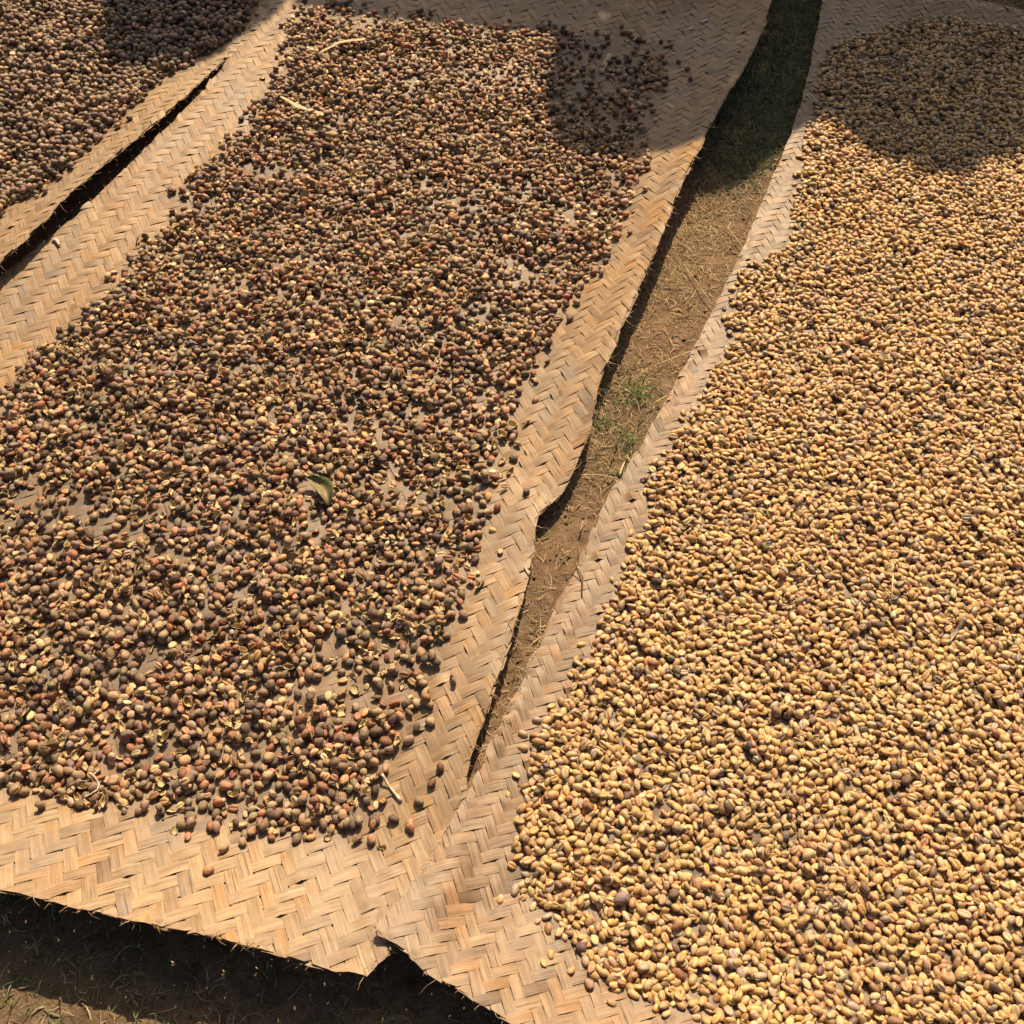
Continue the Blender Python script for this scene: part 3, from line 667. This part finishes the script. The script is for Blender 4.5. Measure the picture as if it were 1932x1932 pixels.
r_ = np.random.default_rng(77)
for (sx, sy, n, lb) in [(1200, 742, 60, 'green grass tuft in the gap, the larger one halfway down'), (1125, 800, 26, 'small green tuft hugging the shadowed rim of the middle mat'),
                        (1190, 822, 26, 'small green tuft beside the frayed rim of the right mat'), (1410, 320, 40, 'green tuft at the edge of the shadow in the gap'), (1175, 880, 14, 'sparse green blades below the tufts in the gap')]:
    cx, cy = gp(sx, sy)
    s_ = [(cx + r_.normal(0, .012), cy + r_.normal(0, .014), .0) for _ in range(n)]
    me = blades('grass_tuft', [(x - cx, y - cy, 0) for x, y, _ in s_], [(3, (.12, .19, .05)), (2, (.20, .25, .08))], '', '', .014, .04, .0008, (.6, .3), 80 + n)
    o = obj('grass_tuft', me, label=lb, cat='grass tuft', group='green tufts in the gap'); o.location = (cx, cy, float(ground_z(cx, cy)))
# crumbs of soil
def crumbs():
    r = np.random.default_rng(5); V0, F0, _ = loft(OVAL[::2], 2, 1, .2); Vs, Fs, Cs = [], [], []
    for (x, y, z) in spots_in(GAP, 5200, 14) + spots_in(FRONT, 700, 15):
        s = .0012 * r.lognormal(0, .5); M = rot_zyx(*r.uniform(0, 6.28, 3))
        Fs.append(F0 + len(Vs) * len(V0)); Vs.append((V0 * s * r.uniform(.6, 1.2, 3)) @ M.T + [x, y, z]); Cs.append(np.tile(np.array([.17, .11, .065]) * r.uniform(.5, 1.3), (len(V0), 1)))
    return mesh_np('soil_crumbs', np.concatenate(Vs), np.concatenate(Fs), np.concatenate(Cs), M_BLADE, False)
obj('soil_crumbs', crumbs(), label='loose crumbs of brown soil between the mats', cat='soil', kind='stuff')

# ------------------------------------------------------------------ stray things: splints, straws, twigs, a leaf
def tube(path, rad, col, flat=1.0, k=6, seed=0, jit=.08):
    r = np.random.default_rng(seed); P = np.array(path, float); V, F = [], []
    for i, p in enumerate(P):
        t = P[min(i + 1, len(P) - 1)] - P[max(i - 1, 0)]; t /= np.linalg.norm(t) + 1e-9
        s = np.cross(t, [0, 0, 1]); s /= np.linalg.norm(s) + 1e-9; u = np.cross(s, t)
        q = rad[i] if hasattr(rad, '__len__') else rad
        for j in range(k):
            a = 6.2832 * j / k; f = 1 + r.normal(0, jit); V.append(p + s * math.cos(a) * q * f + u * math.sin(a) * q * flat * f)
    for i in range(len(P) - 1):
        for j in range(k): F.append((i * k + j, i * k + (j + 1) % k, (i + 1) * k + (j + 1) % k, (i + 1) * k + j))
    V += [P[0], P[-1]]
    T = []
    for f in F: T += [(f[0], f[1], f[2]), (f[0], f[2], f[3])]
    n = len(V)
    for j in range(k): T += [(n - 2, (j + 1) % k, j), (n - 1, (len(P) - 1) * k + j, (len(P) - 1) * k + (j + 1) % k)]
    C = np.tile(np.array(col), (n, 1)) * NP.uniform(.9, 1.1, (n, 1))
    return np.array(V), np.array(T), C
def top_at(heap, sx, sy, lift):
    z = .012
    for _ in range(3):
        x, y = gp(sx, sy, z); z = float(heap.H[int((y - Y0) / HR_), int((x - X0) / HR_)])
    return np.array([x, y, z + lift])
def stray(heap, pts, rad, col, name, label, cat, flat=1.0, lift=.001, arch=.0, n=7, seed=0, group=None):
    A = [top_at(heap, *p, lift) for p in pts]
    path = []
    for i in range(len(A) - 1):
        for t in np.linspace(0, 1, n)[(1 if i else 0):]: path.append(A[i] + (A[i + 1] - A[i]) * t)
    path = np.array(path); hi = max(p[2] for p in A); m = len(path)
    path[:, 2] += np.sin(np.linspace(0, math.pi, m)) * arch
    q = np.array(rad) if hasattr(rad, '__len__') else np.full(m, rad)
    if len(q) != m: q = np.interp(np.linspace(0, 1, m), np.linspace(0, 1, len(q)), q)
    V, T, C = tube(path, q, col, flat, 6, seed)
    c = V.mean(0)
    o = obj(name, mesh_np(name, V - c, T, C, M_WOOD, False), label=label, cat=cat, group=group); o.location = c
    return o
GS = 'loose bamboo splints on the middle mat'
stray(hC, [(600, 108), (645, 96), (690, 87)], [.0026, .0050, .0054], (.62, .48, .27), 'bamboo_splint', 'pale bamboo splint lying across the cherries near the top of the middle mat', 'splint', .12, .004, .002, 6, 1, GS)
stray(hC, [(520, 181), (560, 200), (622, 225)], [.0018, .0054, .0050], (.62, .48, .27), 'bamboo_splint', 'long pale splint pointing out of the cherry layer onto the sunny band', 'splint', .12, .005, .003, 6, 2, GS)
stray(hC, [(1134, 140), (1143, 120), (1151, 104)], [.0055, .0058, .0054], (.50, .40, .25), 'bamboo_splint', 'short pale splint lying in the shadow', 'splint', .12, .003, .001, 4, 3, GS)
stray(hC, [(1320, 44), (1336, 38)], .0040, (.50, .47, .42), 'bamboo_splint', 'added whitish piece standing in for light reflecting off a strip near the rim, upper one', 'splint', .12, .002, .0, 4, 4, GS)  # no loose piece: pale colour stands in for a reflection on the weave
stray(hC, [(1292, 60), (1308, 54)], .0042, (.50, .47, .42), 'bamboo_splint', 'added whitish piece standing in for light reflecting off a strip near the rim, lower one', 'splint', .12, .002, .0, 4, 5, GS)  # second reflection off the weave, put in as a pale piece
stray(hC, [(270, 578), (274, 556), (277, 532)], [.0022, .0022, .0012], (.50, .36, .20), 'bamboo_splint', 'thin tan splint standing in the cherries below the sunny band', 'splint', .2, .003, .001, 4, 6, GS)
stray(hC, [(722, 1467), (735, 1486), (757, 1513)], [.0020, .0014, .0024], (.66, .56, .38), 'twig', 'thick cream coloured twig at the lower right tip of the cherry layer', 'twig', 1, .002, .001, 6, 7)
stray(hC, [(764, 1166), (772, 1182), (779, 1196)], [.0018, .0014, .0018], (.60, .50, .33), 'twig', 'short pale twig half buried near the right side of the cherry layer', 'twig', 1, .002, .001, 5, 8)
stray(hC, [(998, 1085), (990, 1070)], [.0014, .0016], (.62, .53, .34), 'straw', 'tiny pale straw on the bare band beside the cherries', 'straw', .4, .001, .0, 4, 9)
stray(hC, [(180, 1467), (186, 1478), (184, 1490), (174, 1502), (162, 1505)], [.0009, .0012, .0012, .0009, .0006], (.62, .54, .46), 'rootlet', 'pale curled rootlet looping over cherries at the lower left rim', 'rootlet', 1, .004, .003, 4, 10)
stray(hC, [(180, 1467), (168, 1476), (158, 1486), (140, 1488), (126, 1487)], [.0007, .0006, .0006, .0007, .0007], (.40, .34, .28), 'rootlet', 'thin dark rootlet joining the pale curled one', 'rootlet', 1, .003, .002, 4, 11)
stray(hC, [(100, 454), (108, 456), (114, 466)], [.0028, .0036, .0022], (.66, .58, .44), 'wood_chip', 'whitish curled chip on the sunny band of the middle mat', 'chip', .25, .003, .002, 4, 12)
stray(hC, [(1012, 1040), (1001, 1048), (992, 1054)], [.0005, .0005, .0004], (.55, .44, .25), 'straw', 'fine straw blade on the wide band above the torn notch', 'straw', 1, .002, .001, 5, 13)
stray(hR, [(1680, 1142), (1682, 1115), (1684, 1086)], [.0010, .0009, .0011], (.62, .52, .30), 'straw', 'upright pale straw standing on the yellow beans', 'straw', .7, .003, .003, 6, 14)
stray(hR, [(1768, 878), (1780, 872), (1795, 866)], [.0010, .0011, .0010], (.60, .50, .28), 'straw', 'short straw on yellow beans, left of the bent one', 'straw', .7, .003, .001, 5, 15)
stray(hR, [(1808, 862), (1826, 858), (1838, 840)], [.0008, .0008, .0006], (.62, .53, .32), 'straw', 'bent straw on the yellow beans in the right half', 'straw', .7, .003, .002, 5, 16)
stray(hR, [(1790, 1214), (1804, 1194), (1820, 1168)], [.0012, .0026, .0030], (.33, .27, .21), 'twig', 'grey split twig lying on the yellow beans', 'twig', .5, .003, .002, 6, 17)
stray(hR, [(1082, 1062), (1099, 1094), (1098, 1126)], [.0008, .0009, .0007], (.15, .08, .05), 'twig', 'thin dark bent twig on the bare rim of the right mat', 'twig', 1, .002, .004, 6, 18)
stray(hR, [(1070, 1072), (1076, 1084), (1099, 1097)], [.0005, .0005, .0005], (.26, .16, .09), 'twig', 'hair thin brown twig touching the dark bent one', 'twig', 1, .002, .002, 5, 19)
stray(hR, [(1169, 898), (1173, 886), (1178, 874)], [.0013, .0014, .0013], (.60, .47, .27), 'straw', 'cut straw standing at the frayed rim of the right mat', 'straw', .5, .002, .002, 4, 20)
stray(hR, [(1112, 1404), (1140, 1420), (1170, 1440)], [.0005, .0007, .0006], (.42, .24, .12), 'straw', 'long thin brown stem among the yellow beans near the left side', 'stem', 1, .004, .002, 5, 21)
stray(hR, [(1246, 1418), (1260, 1430), (1276, 1445)], [.0009, .0010, .0009], (.40, .29, .17), 'straw', 'brown straw in the yellow beans right of the narrow gap end', 'straw', .7, .004, .002, 5, 22)
stray(hR, [(1420, 1424), (1436, 1440), (1450, 1452)], [.0010, .0011, .0009], (.32, .23, .15), 'twig', 'short dull brown twig among the yellow beans', 'twig', .7, .004, .002, 5, 23)
class Flat:                                                    # the bare ground, for straws that lie on it
    H = np.full((len(hy), len(hx)), .004)
for k, (pts, w) in enumerate([([(1545 / 1.267 + 0, 770), (1290, 735)], .0010), ([(1240, 690), (1300, 668), (1345, 655)], .0010), ([(1182, 860), (1205, 905), (1235, 955)], .0010), ([(1095, 898), (1130, 900), (1165, 905)], .0008),
                              ([(1372, 430), (1400, 470), (1410, 500)], .0008), ([(1290, 500), (1330, 560), (1345, 580)], .0009), ([(1180, 1020 - 40), (1165, 1000), (1150, 1015)], .0012), ([(1100, 985), (1094, 1008)], .0011), ([(1062, 1050), (1074, 1042)], .0012), ([(1060, 640), (1100, 655)], .0004)][:9]):
    stray(Flat, pts, w, [(.55, .44, .25), (.48, .36, .19), (.42, .32, .18)][k % 3], 'straw', ['long straw slanting over the soil', 'bright straw lying level across the middle of the gap', 'long bent straw running down to the right mat', 'thin straw lying level near the torn notch', 'straw in the sunny litter at the top of the gap',
          'straw leaning on the soil below the dry litter', 'short curled straw on bare soil beside the right mat', 'short straw upright in the picture on bare soil', 'stubby brown straw on bare soil by the notch'][k], 'straw', .6, .002, .003, 5, 40 + k, 'straws on the soil of the gap')
# the dead leaf: folded, green below, yellow above
def leaf_mesh():
    n, m = 13, 7; V, F, C = [], [], []
    r = np.random.default_rng(4)
    for i in range(n):
        t = i / (n - 1); w = math.sin(math.pi * t ** .85) ** .8 * .011 + .0006
        ang = (t - .5) * 1.5; cx, cy = .026 * math.sin(ang), .026 * (1 - math.cos(ang))
        for j in range(m):
            s = (j / (m - 1) - .5) * 2; fold = abs(s) ** 1.3
            tx, ty = -math.sin(ang), math.cos(ang)
            wj = s * w * .62
            V.append((cx + tx * wj, cy + ty * wj, fold * w * .75 + .004 * math.sin(t * 7) + r.normal(0, .0004)))
            C.append((.22, .19, .08) if s > 0.25 else (.12, .13, .05) if s < -.2 else (.27, .17, .09))
    for i in range(n - 1):
        for j in range(m - 1): a = i * m + j; F.append((a, a + 1, a + m + 1, a + m))
    return mesh_np('dead_leaf', np.array(V), np.array(F), np.array(C), M_LEAF)
lf = obj('dead_leaf', leaf_mesh(), label='curled olive green dead leaf lying on the dark cherries', cat='leaf')
md = lf.modifiers.new('skin', 'SOLIDIFY'); md.thickness = .0005
lf.scale = (1.7, 1.7, 1.2); lf.location = top_at(hC, 612, 925, .006); lf.rotation_euler = (math.radians(-8), 0, math.radians(128))

# ------------------------------------------------------------------ unseen leafy boughs added beyond the mats, shaped to shade their far ends
SHADE_A = [(194, -260), (195, 20), (194, 108), (228, 127), (290, 126), (350, 121), (395, 100), (430, 84), (470, 52), (505, 26), (532, 4), (560, -40), (540, -260)]
SHADE_B = [(548, -260), (560, -6), (620, 8), (690, 17), (760, 22), (860, 33), (950, 46), (1050, 54), (1044, 90), (1026, 150), (1036, 225), (1044, 262), (1100, 290), (1150, 302), (1190, 312), (1222, 306), (1250, 318), (1290, 330), (1330, 333), (1380, 322), (1420, 308), (1462, 262), (1500, 238), (1530, 226), (1566, 224), (1604, 244),
           (1646, 284), (1702, 300), (1754, 318), (1821, 320), (1872, 296), (1932, 276), (2100, 300), (2400, 240), (2400, -260)]
added_tree = empty('added_tree', 'unseen leafy trunk and boughs, added to shade the far ends of the mats', 'added_tree', None, (0.9, 5.4, 0))
def shade_crown():  # leaves fill the shade outlines, moved sunward so they cast that shape
    r = np.random.default_rng(8); pts = []
    for poly, hz in ((gpoly(SHADE_A, .02), .02), (gpoly(SHADE_B, .02), .02)):
        x0, y0 = poly.min(0); x1, y1 = poly.max(0); n = int((x1 - x0) * (y1 - y0) * 8000)
        xs = r.uniform(x0, x1, n); ys = r.uniform(y0, y1, n)
        ok = inside(poly, xs, ys)
        for a in np.linspace(0, 6.28, 9)[:-1]: ok &= inside(poly, xs + .018 * math.cos(a), ys + .018 * math.sin(a))
        pts += list(zip(xs[ok], ys[ok]))
        P, _ = resample(poly, np.zeros(len(poly)), .009)                   # the ragged rim of the foliage
        c = poly.mean(0); T = np.roll(P, -1, 0) - np.roll(P, 1, 0); T /= np.linalg.norm(T, axis=1)[:, None] + 1e-9
        for s in (1, -1):
            Q = P + np.stack([T[:, 1], -T[:, 0]], -1) * s * .014
            q = inside(poly, Q[:, 0], Q[:, 1]); pts += [tuple(v) for v in Q[q] + r.normal(0, .003, (q.sum(), 2))]
    V, F, C = [], [], []
    cols = [(.05, .09, .025), (.07, .11, .03), (.04, .07, .02), (.10, .12, .04)]
    for k, (x, y) in enumerate(pts):
        if y > 3.4: continue
        t = (1.46 + r.uniform(0, .22)) / SUN.z
        p = np.array([x, y, .02]) + np.array(SUN) * t
        n = np.array(SUN) + r.normal(0, .35, 3); n /= np.linalg.norm(n)
        u = np.cross(n, r.normal(0, 1, 3)); u /= np.linalg.norm(u); v = np.cross(n, u)
        a, b = .022 * r.uniform(.8, 1.15), .013 * r.uniform(.8, 1.1); o = len(V); c = np.array(cols[k % 4]) * r.uniform(.8, 1.2)
        V += [p - u * a, p - u * a * .3 + v * b, p + u * a * .45 + v * b * .8, p + u * a, p + u * a * .45 - v * b * .8, p - u * a * .3 - v * b]; C += [c] * 6
        F += [(o, o + 1, o + 2, o + 3), (o, o + 3, o + 4, o + 5)]
    return np.array(V), np.array(F), np.array(C)
V, F, C = shade_crown(); tl = np.array(added_tree.location)
obj('shade_crown', mesh_np('shade_crown', V - tl, F, C, M_LEAF, False), kind='stuff', parent=added_tree)
V2, T2, C2 = tube([(0, 0, -.1), (.02, 0, .5), (-.04, -.1, 1.1), (-.05, -.35, 1.6), (-.15, -.8, 1.9), (-.2, -1.2, 1.95)], [.16, .13, .11, .09, .05, .02], (.12, .09, .065), 1, 10, 3)
obj('trunk', mesh_np('trunk', V2, T2, C2, M_WOOD), parent=added_tree)  # trunk and limbs to carry the added shade leaves
V2, T2, C2 = tube([(-.05, -.35, 1.6), (.5, -1.0, 1.85), (1.0, -1.7, 1.8)], [.07, .04, .012], (.12, .09, .065), 1, 8, 5)
obj('limb', mesh_np('limb', V2, T2, C2, M_WOOD), parent=added_tree)
V2, T2, C2 = tube([(-.05, -.35, 1.6), (-.8, -1.1, 1.85), (-1.4, -1.7, 1.78)], [.07, .04, .012], (.12, .09, .065), 1, 8, 6)
obj('limb', mesh_np('limb', V2, T2, C2, M_WOOD), parent=added_tree)
V2, T2, C2 = tube([(-.04, -.1, 1.1), (.1, .5, 2.0), (.05, .9, 2.9)], [.10, .06, .02], (.12, .09, .065), 1, 8, 7)
obj('limb', mesh_np('limb', V2, T2, C2, M_WOOD), parent=added_tree)
open('/tmp/tris.txt','w').write(str(sum(len(p.vertices) - 2 for o in scene.objects if o.type == 'MESH' for p in o.data.polygons)))
